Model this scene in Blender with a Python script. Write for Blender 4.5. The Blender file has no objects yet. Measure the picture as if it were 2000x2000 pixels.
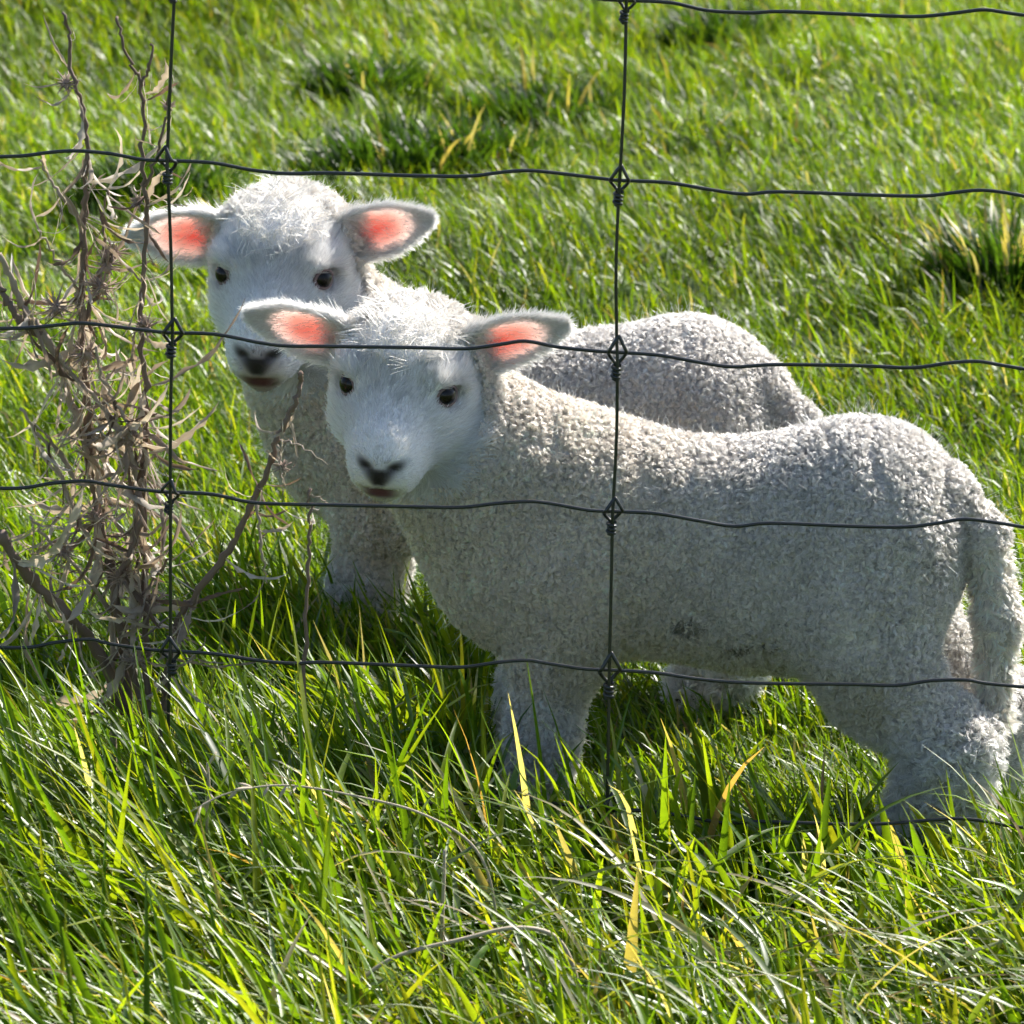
import bpy, math
import numpy as np
from mathutils import Matrix, Vector

# ------------------------------------------------------------------ camera, sky, sun, exposure
scene = bpy.context.scene
COL = scene.collection
PITCH, ROLL = math.radians(15.0), math.radians(1.9)
CAM = np.array([0.0, -4.0, 1.352])
FWD = np.array([0, math.cos(PITCH), -math.sin(PITCH)])
_u0 = np.array([0, math.sin(PITCH), math.cos(PITCH)])
_r0 = np.array([1.0, 0, 0])
RGT = _r0 * math.cos(ROLL) + _u0 * math.sin(ROLL)
UPV = _u0 * math.cos(ROLL) - _r0 * math.sin(ROLL)
HALF = .349 / 4.141
cd = bpy.data.cameras.new('camera')
cam = bpy.data.objects.new('camera', cd); COL.objects.link(cam)
cam.matrix_world = Matrix(((RGT[0], UPV[0], -FWD[0], CAM[0]), (RGT[1], UPV[1], -FWD[1], CAM[1]),
                           (RGT[2], UPV[2], -FWD[2], CAM[2]), (0, 0, 0, 1)))
cd.sensor_width = 36; cd.lens = 18 / HALF
cd.clip_start = .05; cd.clip_end = 2000
cd.dof.use_dof = True; cd.dof.focus_distance = 4.3; cd.dof.aperture_fstop = 26
scene.camera = cam

SUN_EL, SUN_AZ = math.radians(41), math.radians(40)        # azimuth from the view direction towards the right
world = bpy.data.worlds.new('World'); scene.world = world; world.use_nodes = True
wn = world.node_tree
sky = wn.nodes.new('ShaderNodeTexSky'); sky.sky_type = 'NISHITA'; sky.sun_disc = False
sky.sun_elevation = SUN_EL; sky.sun_rotation = SUN_AZ
bg = wn.nodes['Background']; bg.inputs['Strength'].default_value = .09
wn.links.new(sky.outputs[0], bg.inputs[0])
sl = bpy.data.lights.new('sun', 'SUN'); sl.energy = 5.0; sl.angle = math.radians(.53); sl.color = (1, .95, .87)
sun = bpy.data.objects.new('sun', sl); COL.objects.link(sun)
SUNV = Vector((math.sin(SUN_AZ) * math.cos(SUN_EL), math.cos(SUN_AZ) * math.cos(SUN_EL), math.sin(SUN_EL)))
sun.rotation_euler = SUNV.to_track_quat('Z', 'Y').to_euler()
scene.view_settings.view_transform = 'Standard'; scene.view_settings.look = 'None'
scene.view_settings.gamma = 1; scene.view_settings.exposure = 1.1
scene.cycles.max_bounces = 6; scene.cycles.diffuse_bounces = 4; scene.cycles.transmission_bounces = 5; scene.cycles.glossy_bounces = 4
scene.cycles.use_adaptive_sampling = True; scene.cycles.adaptive_threshold = .05; scene.cycles.adaptive_min_samples = 16
scene.cycles.use_denoising = True
scene.cycles_curves.shape = 'THICK'

rng = np.random.default_rng(11)

def W(u, v, Y):
    """world point on the vertical plane y = Y seen at photo position (u, v) of 2000"""
    d = FWD + RGT * (u - 1000) / 1000 * HALF - UPV * (v - 1000) / 1000 * HALF
    return CAM + d * (Y - CAM[1]) / d[1]

# ------------------------------------------------------------------ helpers
def tag(o, label=None, cat=None, group=None, kind=None):
    for k, v in (('label', label), ('category', cat), ('group', group), ('kind', kind)):
        if v: o[k] = v
    return o

def link(name, data, parent=None, mat=None):
    o = bpy.data.objects.new(name, data); COL.objects.link(o)
    if parent is not None: o.parent = parent
    if mat is not None: data.materials.append(mat)
    return o

def mesh_np(name, verts, quads, smooth=True):
    """all faces have the same corner count"""
    verts = np.asarray(verts, np.float32); quads = np.asarray(quads, np.int32)
    me = bpy.data.meshes.new(name)
    n, k = quads.shape
    me.vertices.add(len(verts)); me.vertices.foreach_set('co', verts.ravel())
    me.loops.add(n * k); me.loops.foreach_set('vertex_index', quads.ravel())
    me.polygons.add(n)
    me.polygons.foreach_set('loop_start', np.arange(0, n * k, k, dtype=np.int32))
    me.polygons.foreach_set('loop_total', np.full(n, k, np.int32))
    if smooth: me.polygons.foreach_set('use_smooth', np.ones(n, bool))
    me.update(calc_edges=True)
    return me

def set_color(me, col, name='Col'):
    c = np.ones((len(col), 4), np.float32); c[:, :3] = col
    a = me.attributes.new(name, 'FLOAT_COLOR', 'POINT')
    a.data.foreach_set('color', c.ravel())

def new_mat(name):
    m = bpy.data.materials.new(name); m.use_nodes = True
    nt = m.node_tree; nt.nodes.clear()
    out = nt.nodes.new('ShaderNodeOutputMaterial')
    return m, nt, out

def N(nt, typ, **kw):
    n = nt.nodes.new(typ)
    for k, v in kw.items():
        if k in n.inputs: n.inputs[k].default_value = v
        else: setattr(n, k, v)
    return n

def thin_material(name, attr='Col', trans=.5, tint=(1.5, 1.3, .5), gloss=.25, rough=.35, color=None):
    """leaf-like sheet: diffuse + light passing through + a soft shine"""
    m, nt, out = new_mat(name)
    if color is None:
        at = N(nt, 'ShaderNodeAttribute', attribute_name=attr); csock = at.outputs['Color']
    else:
        rg = N(nt, 'ShaderNodeRGB'); rg.outputs[0].default_value = (*color, 1); csock = rg.outputs[0]
    tex = N(nt, 'ShaderNodeTexNoise', Scale=160.0, Detail=2.0)
    mul = N(nt, 'ShaderNodeMixRGB', blend_type='MULTIPLY', Fac=.5)
    ramp = N(nt, 'ShaderNodeValToRGB'); ramp.color_ramp.elements[0].color = (.55, .55, .5, 1); ramp.color_ramp.elements[1].color = (1.2, 1.2, 1.1, 1)
    nt.links.new(tex.outputs['Fac'], ramp.inputs[0])
    nt.links.new(csock, mul.inputs[1]); nt.links.new(ramp.outputs[0], mul.inputs[2])
    t2 = N(nt, 'ShaderNodeMixRGB', blend_type='MULTIPLY', Fac=1.0); t2.inputs[2].default_value = (*tint, 1)
    nt.links.new(mul.outputs[0], t2.inputs[1])
    d = N(nt, 'ShaderNodeBsdfDiffuse'); nt.links.new(mul.outputs[0], d.inputs[0])
    t = N(nt, 'ShaderNodeBsdfTranslucent'); nt.links.new(t2.outputs[0], t.inputs[0])
    mx = N(nt, 'ShaderNodeMixShader', Fac=trans); nt.links.new(d.outputs[0], mx.inputs[1]); nt.links.new(t.outputs[0], mx.inputs[2])
    g = N(nt, 'ShaderNodeBsdfGlossy', Roughness=rough)
    fr = N(nt, 'ShaderNodeLayerWeight', Blend=.35)
    fm = N(nt, 'ShaderNodeMath', operation='MULTIPLY'); fm.inputs[1].default_value = gloss
    nt.links.new(fr.outputs['Fresnel'], fm.inputs[0])
    mg = N(nt, 'ShaderNodeMixShader'); nt.links.new(fm.outputs[0], mg.inputs[0])
    nt.links.new(mx.outputs[0], mg.inputs[1]); nt.links.new(g.outputs[0], mg.inputs[2])
    nt.links.new(mg.outputs[0], out.inputs[0])
    return m

def catmull(pts, n=6):
    P = np.asarray(pts, float); P = np.vstack([2 * P[0] - P[1], P, 2 * P[-1] - P[-2]])
    o = []
    for i in range(1, len(P) - 2):
        for t in np.linspace(0, 1, n, endpoint=False):
            a, b, c, d = P[i - 1], P[i], P[i + 1], P[i + 2]
            o.append(.5 * (2 * b + (c - a) * t + (2 * a - 5 * b + 4 * c - d) * t * t + (3 * b - a - 3 * c + d) * t ** 3))
    o.append(P[-2]); return np.array(o)

def tube(path, rad, sides=6):
    """verts, quads of a tube along path (closed ends by pinching)"""
    P = np.asarray(path, float); n = len(P)
    r = np.broadcast_to(np.asarray(rad, float), (n,)).copy()
    T = np.gradient(P, axis=0); T /= np.linalg.norm(T, axis=1)[:, None] + 1e-12
    up = np.array([.31, .17, .93]) if abs(T[0] @ np.array([.31, .17, .93])) < .85 else np.array([.9, -.4, .1])
    B = np.zeros_like(P); nrm = np.cross(T[0], up); nrm /= np.linalg.norm(nrm)
    for i in range(n):
        nrm = nrm - T[i] * (nrm @ T[i]); nrm /= np.linalg.norm(nrm) + 1e-12; B[i] = nrm
    C2 = np.cross(T, B)
    P = np.vstack([P[:1], P, P[-1:]]); B = np.vstack([B[:1], B, B[-1:]]); C2 = np.vstack([C2[:1], C2, C2[-1:]])
    r = np.concatenate([[1e-5], r, [1e-5]]); n += 2
    a = np.linspace(0, 2 * np.pi, sides, endpoint=False)
    V = P[:, None] + r[:, None, None] * (np.cos(a)[None, :, None] * B[:, None] + np.sin(a)[None, :, None] * C2[:, None])
    i = np.arange(n - 1)[:, None] * sides; j = np.arange(sides)[None]; j2 = (j + 1) % sides
    Q = np.stack([i + j, i + j2, i + sides + j2, i + sides + j], -1).reshape(-1, 4)
    return V.reshape(-1, 3), Q

def join(parts):
    V, Q, o = [], [], 0
    for v, q in parts: V.append(v); Q.append(q + o); o += len(v)
    return np.vstack(V), np.vstack(Q)

def noise2(x, y, s, seed=0):
    """cheap smooth value noise, -1..1"""
    x = np.asarray(x) / s; y = np.asarray(y) / s
    xi = np.floor(x).astype(int); yi = np.floor(y).astype(int); fx = x - xi; fy = y - yi
    fx = fx * fx * (3 - 2 * fx); fy = fy * fy * (3 - 2 * fy)
    def h(a, b):
        v = np.sin(a * 127.1 + b * 311.7 + seed * 74.7) * 43758.5453
        return 2 * (v - np.floor(v)) - 1
    return (h(xi, yi) * (1 - fx) + h(xi + 1, yi) * fx) * (1 - fy) + (h(xi, yi + 1) * (1 - fx) + h(xi + 1, yi + 1) * fx) * fy

def ground_z(x, y):
    x = np.asarray(x, float); y = np.asarray(y, float)
    w = np.clip((y - .9) / .8, 0, 1)
    z = w * (.042 * noise2(x, y, .5, 3) + .022 * noise2(x, y, .2, 5))
    d = np.clip((np.hypot(x, y) - 14) / 60, 0, 1)
    return z * (1 - d) + d * d * 1.5 * noise2(x, y, 30, 9) - .004

# ------------------------------------------------------------------ ground
def build_ground():
    s = np.concatenate([-np.geomspace(600, 5, 26), np.linspace(-4.8, 4.8, 129), np.geomspace(5, 600, 26)])
    t = np.concatenate([-np.geomspace(600, 6, 26), np.linspace(-5.8, 8.8, 196), np.geomspace(9, 900, 26)])
    X, Y = np.meshgrid(s, t, indexing='ij')
    V = np.stack([X, Y, ground_z(X, Y)], -1).reshape(-1, 3)
    n, m = X.shape; i = np.arange(n - 1)[:, None] * m; j = np.arange(m - 1)[None]
    Q = np.stack([i + j, i + m + j, i + m + j + 1, i + j + 1], -1).reshape(-1, 4)
    m_, nt, out = new_mat('pasture_soil')
    b = N(nt, 'ShaderNodeBsdfPrincipled', Roughness=.95)
    geo = N(nt, 'ShaderNodeNewGeometry')
    n1 = N(nt, 'ShaderNodeTexNoise', Scale=9.0, Detail=8.0, Roughness=.7); nt.links.new(geo.outputs['Position'], n1.inputs['Vector'])
    r1 = N(nt, 'ShaderNodeValToRGB'); e = r1.color_ramp.elements
    e[0].color = (.034, .040, .012, 1); e[0].position = .36; e[1].color = (.060, .105, .012, 1); e[1].position = .62
    nt.links.new(n1.outputs['Fac'], r1.inputs[0]); nt.links.new(r1.outputs[0], b.inputs['Base Color'])
    n2 = N(nt, 'ShaderNodeTexNoise', Scale=140.0, Detail=4.0); nt.links.new(geo.outputs['Position'], n2.inputs['Vector'])
    bp = N(nt, 'ShaderNodeBump', Strength=.8, Distance=.01); nt.links.new(n2.outputs['Fac'], bp.inputs['Height']); nt.links.new(bp.outputs[0], b.inputs['Normal'])
    nt.links.new(b.outputs[0], out.inputs[0])
    tag(link('ground', mesh_np('ground', V, Q), None, m_), kind='structure')
build_ground()

# ------------------------------------------------------------------ lamb
def surface_nets(F, org, h):
    neg = F < 0
    nx, ny, nz = F.shape
    cnt = np.zeros((nx - 1, ny - 1, nz - 1), np.int8); 
    def corner(A, i, j, k): return A[i:nx - 1 + i, j:ny - 1 + j, k:nz - 1 + k]
    for i in (0, 1):
        for j in (0, 1):
            for k in (0, 1): cnt += corner(neg, i, j, k)
    act = (cnt > 0) & (cnt < 8)
    idx = np.argwhere(act)
    lut = np.full(act.shape, -1, np.int32); lut[act] = np.arange(len(idx))
    acc = np.zeros((len(idx), 3)); wt = np.zeros(len(idx))
    I, J, K = idx.T
    for ax in range(3):
        for a in (0, 1):
            for b in (0, 1):
                o0 = [0, 0, 0]; o0[(ax + 1) % 3] = a; o0[(ax + 2) % 3] = b; o1 = list(o0); o1[ax] = 1
                f0 = F[I + o0[0], J + o0[1], K + o0[2]]; f1 = F[I + o1[0], J + o1[1], K + o1[2]]
                m = (f0 < 0) != (f1 < 0)
                t = f0[m] / (f0[m] - f1[m])
                p = np.tile(np.array(o0, float), (m.sum(), 1)); p[:, ax] = t
                acc[m] += p; wt[m] += 1
    V = (idx + acc / wt[:, None]) * h + org
    quads = []
    for ax in range(3):
        sl0 = [slice(None)] * 3; sl1 = [slice(None)] * 3; sl0[ax] = slice(0, -1); sl1[ax] = slice(1, None)
        a = neg[tuple(sl0)]; b = neg[tuple(sl1)]
        e = np.argwhere(a != b); ok = np.ones(len(e), bool)
        u, v = (ax + 1) % 3, (ax + 2) % 3
        ok &= (e[:, u] > 0) & (e[:, v] > 0) & (e[:, u] < F.shape[u] - 1) & (e[:, v] < F.shape[v] - 1)
        e = e[ok]; s = a[tuple(e.T)]
        def cell(du, dv):
            c = e.copy(); c[:, u] += du; c[:, v] += dv; return lut[tuple(c.T)]
        q = np.stack([cell(-1, -1), cell(0, -1), cell(0, 0), cell(-1, 0)], 1)
        q[~s] = q[~s][:, ::-1]
        quads.append(q)
    return V, np.vstack(quads)

class Field:
    def __init__(s, lo, hi, h):
        s.lo = np.array(lo, float); s.h = h
        s.n = np.ceil((np.array(hi) - s.lo) / h).astype(int) + 1
        s.F = np.full(s.n, .05, np.float32)
        s.ax = [s.lo[i] + np.arange(s.n[i]) * h for i in range(3)]
    def _box(s, lo, hi):
        a = np.clip(((lo - s.lo) / s.h).astype(int) - 1, 0, s.n - 1); b = np.clip(((hi - s.lo) / s.h).astype(int) + 2, 1, s.n)
        sl = tuple(slice(x, y) for x, y in zip(a, b))
        X = np.stack(np.meshgrid(*[s.ax[i][sl[i]] for i in range(3)], indexing='ij'), -1).astype(np.float32)
        return sl, X
    def put(s, sl, d, k, sub=False):
        f = s.F[sl]
        if sub:
            hh = np.maximum(k - np.abs(f + d), 0) / k; s.F[sl] = np.maximum(f, -d) + hh * hh * k / 4
        else:
            hh = np.maximum(k - np.abs(f - d), 0) / k; s.F[sl] = np.minimum(f, d) - hh * hh * k / 4
    def cone(s, a, b, ra, rb, k=.03, sub=False):
        a = np.array(a, float); b = np.array(b, float); r = max(ra, rb) + .045
        sl, X = s._box(np.minimum(a, b) - r, np.maximum(a, b) + r)
        ba = b - a; t = np.clip(((X - a) @ ba) / (ba @ ba + 1e-9), 0, 1)
        d = np.linalg.norm(X - a - t[..., None] * ba, axis=-1) - (ra + (rb - ra) * t)
        s.put(sl, d, k, sub)
    def chain(s, pts, k=.03):
        for (p, r), (q, t) in zip(pts[:-1], pts[1:]): s.cone(p, q, r, t, k)
    def ell(s, c, rad, R=None, k=.03, sub=False):
        c = np.array(c, float); rad = np.array(rad, float); r = rad.max() + .045
        sl, X = s._box(c - r, c + r); L = X - c
        if R is not None: L = L @ R            # into the axes (columns of R)
        q = np.linalg.norm(L / rad, axis=-1); g = np.linalg.norm(L / rad ** 2, axis=-1) + 1e-9
        s.put(sl, q * (q - 1) / g, k, sub)

def vnormals(V, Q):
    n = np.cross(V[Q[:, 2]] - V[Q[:, 0]], V[Q[:, 3]] - V[Q[:, 1]])
    o = np.zeros_like(V)
    for c in range(4): np.add.at(o, Q[:, c], n)
    return o / (np.linalg.norm(o, axis=1)[:, None] + 1e-12)

def relax(V, Q, it=3):
    for _ in range(it):
        a = np.zeros_like(V); c = np.zeros(len(V))
        for i in range(4):
            j = (i + 1) % 4
            np.add.at(a, Q[:, i], V[Q[:, j]]); np.add.at(c, Q[:, i], 1)
            np.add.at(a, Q[:, j], V[Q[:, i]]); np.add.at(c, Q[:, j], 1)
        V = V * .5 + .5 * a / np.maximum(c, 1)[:, None]
    return V

def unit(v): return v / (np.linalg.norm(v, axis=-1, keepdims=True) + 1e-12)

def make_skin_material():
    m, nt, out = new_mat('lamb_skin')
    at = N(nt, 'ShaderNodeAttribute', attribute_name='Col'); ea = N(nt, 'ShaderNodeAttribute', attribute_name='thin')
    b = N(nt, 'ShaderNodeBsdfPrincipled', Roughness=.75); nt.links.new(at.outputs['Color'], b.inputs['Base Color'])
    nz = N(nt, 'ShaderNodeTexNoise', Scale=420.0, Detail=3.0); bp = N(nt, 'ShaderNodeBump', Strength=.5, Distance=.002)
    nt.links.new(nz.outputs['Fac'], bp.inputs['Height']); nt.links.new(bp.outputs[0], b.inputs['Normal'])
    t = N(nt, 'ShaderNodeBsdfTranslucent'); tc = N(nt, 'ShaderNodeAttribute', attribute_name='Glow'); nt.links.new(tc.outputs['Color'], t.inputs[0])
    mx = N(nt, 'ShaderNodeMixShader'); nt.links.new(ea.outputs['Fac'], mx.inputs[0]); nt.links.new(b.outputs[0], mx.inputs[1]); nt.links.new(t.outputs[0], mx.inputs[2])
    nt.links.new(mx.outputs[0], out.inputs[0]); return m
def make_wool_material():
    m, nt, out = new_mat('lamb_wool')
    at = N(nt, 'ShaderNodeAttribute', attribute_name='strand_color')
    d = N(nt, 'ShaderNodeBsdfDiffuse'); nt.links.new(at.outputs['Color'], d.inputs[0])
    h = N(nt, 'ShaderNodeBsdfHairPrincipled'); h.parametrization = 'COLOR'
    h.inputs['Roughness'].default_value = .45; h.inputs['Radial Roughness'].default_value = .6
    nt.links.new(at.outputs['Color'], h.inputs['Color'])
    mx = N(nt, 'ShaderNodeMixShader', Fac=.62); nt.links.new(d.outputs[0], mx.inputs[1]); nt.links.new(h.outputs[0], mx.inputs[2])
    nt.links.new(mx.outputs[0], out.inputs[0]); return m
SKIN, WOOL = make_skin_material(), make_wool_material()
def plain(name, col, rough=.5, metal=0., spec=.5):
    m, nt, out = new_mat(name)
    b = N(nt, 'ShaderNodeBsdfPrincipled', Roughness=rough, Metallic=metal)
    b.inputs['Specular IOR Level'].default_value = spec
    n1 = N(nt, 'ShaderNodeTexNoise', Scale=300.0, Detail=4.0); r = N(nt, 'ShaderNodeValToRGB')
    r.color_ramp.elements[0].color = (*[c * .6 for c in col], 1); r.color_ramp.elements[1].color = (*[min(1, c * 1.4) for c in col], 1)
    nt.links.new(n1.outputs['Fac'], r.inputs[0]); nt.links.new(r.outputs[0], b.inputs['Base Color'])
    nt.links.new(b.outputs[0], out.inputs[0]); return m
EYE = plain('lamb_eye', (.010, .007, .006), .22, 0., .3); HOOF = plain('hoof_horn', (.05, .04, .035), .5)
LID = plain('eyelid_skin', (.20, .13, .13), .6)

def hair_curves(name, P, rad, col, parent):
    """P (n, k, 3) strand points, rad (k,) or (n, k), col (n, 3)"""
    n, k, _ = P.shape
    hc = bpy.data.hair_curves.new(name)
    hc.add_curves([k] * n)
    hc.attributes['position'].data.foreach_set('vector', P.astype(np.float32).ravel()) if 'position' in hc.attributes else hc.position_data.foreach_set('vector', P.astype(np.float32).ravel())
    ra = hc.attributes.get('radius') or hc.attributes.new('radius', 'FLOAT', 'POINT')
    ra.data.foreach_set('value', np.broadcast_to(rad, (n, k)).astype(np.float32).ravel())
    c = np.ones((n, 4), np.float32); c[:, :3] = col
    ca = hc.attributes.new('strand_color', 'FLOAT_COLOR', 'CURVE'); ca.data.foreach_set('color', c.ravel())
    hc.materials.append(WOOL)
    o = bpy.data.objects.new(name, hc); COL.objects.link(o); o.parent = parent
    o['kind'] = 'stuff'
    return o

def sample(V, Q, nrm, n, keep=None, r=None):
    """n points over the quads, by area"""
    T = np.vstack([Q[:, [0, 1, 2]], Q[:, [0, 2, 3]]])
    ar = np.linalg.norm(np.cross(V[T[:, 1]] - V[T[:, 0]], V[T[:, 2]] - V[T[:, 0]]), axis=1)
    if keep is not None: ar = ar * keep[T].mean(1)
    cs = np.cumsum(ar); f = np.searchsorted(cs, r.random(n) * cs[-1])
    a = np.sqrt(r.random(n))[:, None]; b = r.random(n)[:, None]
    t = T[np.minimum(f, len(T) - 1)]
    w = np.concatenate([1 - a, a * (1 - b), a * b], 1)
    p = (V[t] * w[..., None]).sum(1); nn = unit((nrm[t] * w[..., None]).sum(1))
    return p, nn

def smooth(x, a, b):
    t = np.clip((x - a) / (b - a), 0, 1); return t * t * (3 - 2 * t)

def noise3(p, s, seed=0):
    return (noise2(p[:, 0] + .37 * p[:, 2], p[:, 1] - .21 * p[:, 2], s, seed) + noise2(p[:, 2] + .3 * p[:, 0], p[:, 0] - .4 * p[:, 1] + 3, s, seed + 1)) * .6

def ear_sheet(side, B, H, r):
    """two-layer cupped ear, in head space; side = +1 the head's right (its own)"""
    nl, nw = 44, 27
    s = np.linspace(0, 1, nl)[:, None]; t = np.linspace(-1, 1, nw)[None]
    L = H['len']; axis, up, fw = B
    wid = H['wide'] * (np.clip(np.sin(np.pi * np.clip(s * .80 + .17, 0, 1)), 0, 1) ** .62) * (1 - .12 * s)
    wid = wid * np.sqrt(np.clip(1 - ((s - .62) / .385).clip(0) ** 2, 0.0004, 1))
    ang = t * (1.45 - .85 * s)                          # cup: tighter at the base
    cur = H['bend'] * s ** 2
    cx = L * s + 0 * t
    e = wid * np.sin(ang) / np.sin(1.45 - .85 * s)
    dpt = -wid * (np.cos(ang) - np.cos(1.45 - .85 * s)) * .9
    P = H['base'] + axis * cx[..., None] + up * (e + cur)[..., None] + fw * (dpt - H['back'] * s ** 1.5)[..., None]
    gx = np.gradient(P, axis=0); gy = np.gradient(P, axis=1); n = unit(np.cross(gx, gy))
    if (n.mean((0, 1)) @ fw) < 0: n = -n
    th = .0011
    edge = np.clip(1.15 - np.abs(t) ** 6, .15, 1) * np.clip(1.15 - s ** 10, .15, 1)
    F = P + n * (th * edge)[..., None]; K = P - n * (th * edge)[..., None]
    V = np.vstack([F.reshape(-1, 3), K.reshape(-1, 3)]); m = nl * nw
    i = np.arange(nl - 1)[:, None] * nw; j = np.arange(nw - 1)[None]
    q = np.stack([i + j, i + nw + j, i + nw + j + 1, i + j + 1], -1).reshape(-1, 4)
    qs = [q, q[:, ::-1] + m]
    bd = np.concatenate([np.arange(nl) * nw, (nl - 1) * nw + np.arange(1, nw), (np.arange(nl - 1)[::-1]) * nw + nw - 1])
    qs.append(np.stack([bd[:-1], bd[:-1] + m, bd[1:] + m, bd[1:]], 1))
    sv = np.broadcast_to(s, (nl, nw)).ravel(); tv = np.broadcast_to(t, (nl, nw)).ravel()
    return V, np.vstack(qs), np.tile(sv, 2), np.tile(tv, 2), np.repeat([1., -1.], m), n.reshape(-1, 3)

def build_lamb(name, origin, yaw, scale, head, label, seed, dirt, wool_n, face_n):
    r = np.random.default_rng(seed)
    root = bpy.data.objects.new(name, None); COL.objects.link(root)
    root.empty_display_size = .05
    # local axes: x forward, y to its own left (towards the fence), z up
    M = np.array([[-math.cos(yaw), -math.sin(yaw), 0], [math.sin(yaw), -math.cos(yaw), 0], [0, 0, 1.0]])
    root.matrix_world = Matrix(((*(M[0] * scale), origin[0]), (*(M[1] * scale), origin[1]), (*(M[2] * scale), 0), (0, 0, 0, 1)))
    tag(root, label, 'lamb', 'lambs behind the fence')
    to_local = lambda w: (np.asarray(w) - np.array([origin[0], origin[1], 0])) @ M / scale
    # head frame
    hf = unit(np.array([-math.sin(head['yaw']) * math.cos(head['pitch']), -math.cos(head['yaw']) * math.cos(head['pitch']), math.sin(head['pitch'])]))
    up = np.array([math.sin(head['roll']), 0, math.cos(head['roll'])])
    hx = unit(np.cross(hf, up)); hz = np.cross(hx, hf)
    HR = (M.T @ np.stack([hx, hf, hz], 1))               # columns: head axes in lamb space
    hc = to_local(head['at'])
    hs = head['size'] / 1000
    h2l = lambda q: hc + HR @ (np.asarray(q, float) * hs)
    l2h = lambda p: (p - hc) @ HR / hs

    f = Field((-.33, -.15, -.005), (.36, .22, .44), .0022)
    # trunk
    rx = head['rear']
    f.ell((-.113 + rx, 0, .216), (.068, .063, .068), k=.05)
    f.ell((-.133 + rx, 0, .200), (.044, .056, .060), k=.05)
    f.ell((-0.020, 0, .186), (.115, .060, .069), k=.045)
    f.ell((.105, 0, .193), (.080, .056, .074), k=.05)
    f.ell((.140, 0, .186), (.058, .050, .062), k=.05)
    f.cone((-.120 + rx, 0, .238), (-0.030, 0, .205), .044, .044, k=.06)
    f.cone((-0.030, 0, .205), (.10, 0, .228), .044, .042, k=.06)
    # neck
    nb = h2l((0, -34, -14))
    f.cone((.115, 0, .215), (.165, .010, .250), .053, .045, k=.05)
    f.cone((.165, .010, .250), nb, .045, .038, k=.045)
    f.cone((.160, .008, .19), h2l((0, -18, -34)), .041, .029, k=.045)
    # legs
    for sy in (1, -1):
        sx = head['stagger'] * sy
        f.ell((.108, .034 * sy, .192), (.050, .034, .062), k=.022)
        f.chain([((.114, .044 * sy, .18), .041), ((.122 + sx, .047 * sy, .125), .0245), ((.131 + sx, .047 * sy, .078), .0175), ((.132 + sx, .047 * sy, .060), .0165),
                 ((.134 + sx, .047 * sy, .035), .0135), ((.138 + sx, .047 * sy, .016), .0145)], k=.025)
        hxs = -head['stagger'] * sy * .8
        f.ell((-.123 + rx, .036 * sy, .196), (.056, .036, .068), k=.022)
        f.chain([((-.118 + rx * .8, .042 * sy, .170), .040), ((-.134 + rx * .5 + hxs * .5, .048 * sy, .13), .031), ((-.184 + hxs, .050 * sy, .088), .0185),
                 ((-.180 + hxs, .050 * sy, .045), .0150), ((-.163 + hxs, .050 * sy, .016), .0150)], k=.03)
    # tail
    tl = head['tail']
    tail_pts = [((-.135 + rx, 0, .252), .022), ((-.178 + rx, 0, .252), .0165), ((-.208 + rx, tl * .2, .226), .0135), ((-.222 + rx, tl * .6, .165), .0125), ((-.222 + rx, tl, .100), .0095)]
    f.chain(tail_pts, k=.012)
    # head, millimetres in the head frame: x its right, y to the nose, z up
    def he(c, rad, k=.018, sub=False): f.ell(h2l(c), np.array(rad) * hs, HR, k, sub)
    def hcn(a, b, ra, rb, k=.018, sub=False): f.cone(h2l(a), h2l(b), ra * hs, rb * hs, k, sub)
    he((0, -18, 10), (43, 50, 36), .03)
    hcn((0, 8, -2), (0, 62, -27), 33, 20.5)
    hcn((0, 62, -27), (0, 74, -33), 20.5, 17.5, .01)
    hcn((0, -6, -26), (0, 58, -47), 28, 13.5)
    for s in (1, -1):
        hcn((17 * s, 2, -14), (5 * s, 62, -36), 22, 14.5, .02)
        he((24 * s, 4, -16), (17, 30, 24)); he((31 * s, 19, 13), (10, 14, 7), .012)
        hcn((10 * s, 66, -37), (9 * s, 76, -40), 12, 9.5, .008)
        he((36 * s, 25, 3), (9, 12, 9), .006, True)          # eye socket
        he((9.0 * s, 90, -29.5), (3.4, 5.5, 2.4), .003, True)     # nostril
    hcn((0, 55, -49), (0, 70, -52), 14, 9.5, .006)
    hcn((-13, 84, -48), (13, 84, -48), 1.3, 1.3, .004, True)       # mouth line
    hcn((0, 90, -36), (0, 88, -46), 1.2, 1.2, .003, True)
    V, Q = surface_nets(f.F, f.lo, f.h)
    V = relax(V, Q, 2)
    nrm = vnormals(V, Q)
    q = l2h(V)
    # ---------------- vertex colours: what the coat and bare skin are coloured like
    wool_c = np.array([.68, .615, .535]); face_c = np.array([.84, .81, .775])
    inhead = smooth(q[:, 1], -40, -10) * (np.linalg.norm(q / np.array([70, 120, 75]), axis=1) < 1)
    col = wool_c[None] * (1 - inhead[:, None]) + face_c[None] * inhead[:, None]
    def nose_mask(q):
        x, y, z = q[:, 0], q[:, 1], q[:, 2]
        ax = np.abs(x); front = smooth(y, 70, 78)
        nost = np.exp(-(((ax - 10.5) / 7.6) ** 2 + ((z + 28.5 - .25 * (ax - 10)) / 4.8) ** 2) ** 1.5)
        vee = np.exp(-((ax / (4.0 + .85 * np.clip(z + 43, 0, 14))) ** 4)) * smooth(z, -45, -41) * (1 - smooth(z, -31, -27))
        mouth = np.exp(-((ax / 12.5) ** 4)) * np.exp(-(((z + 50.0) / 5.4) ** 4)) * smooth(y, 58, 66)
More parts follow.
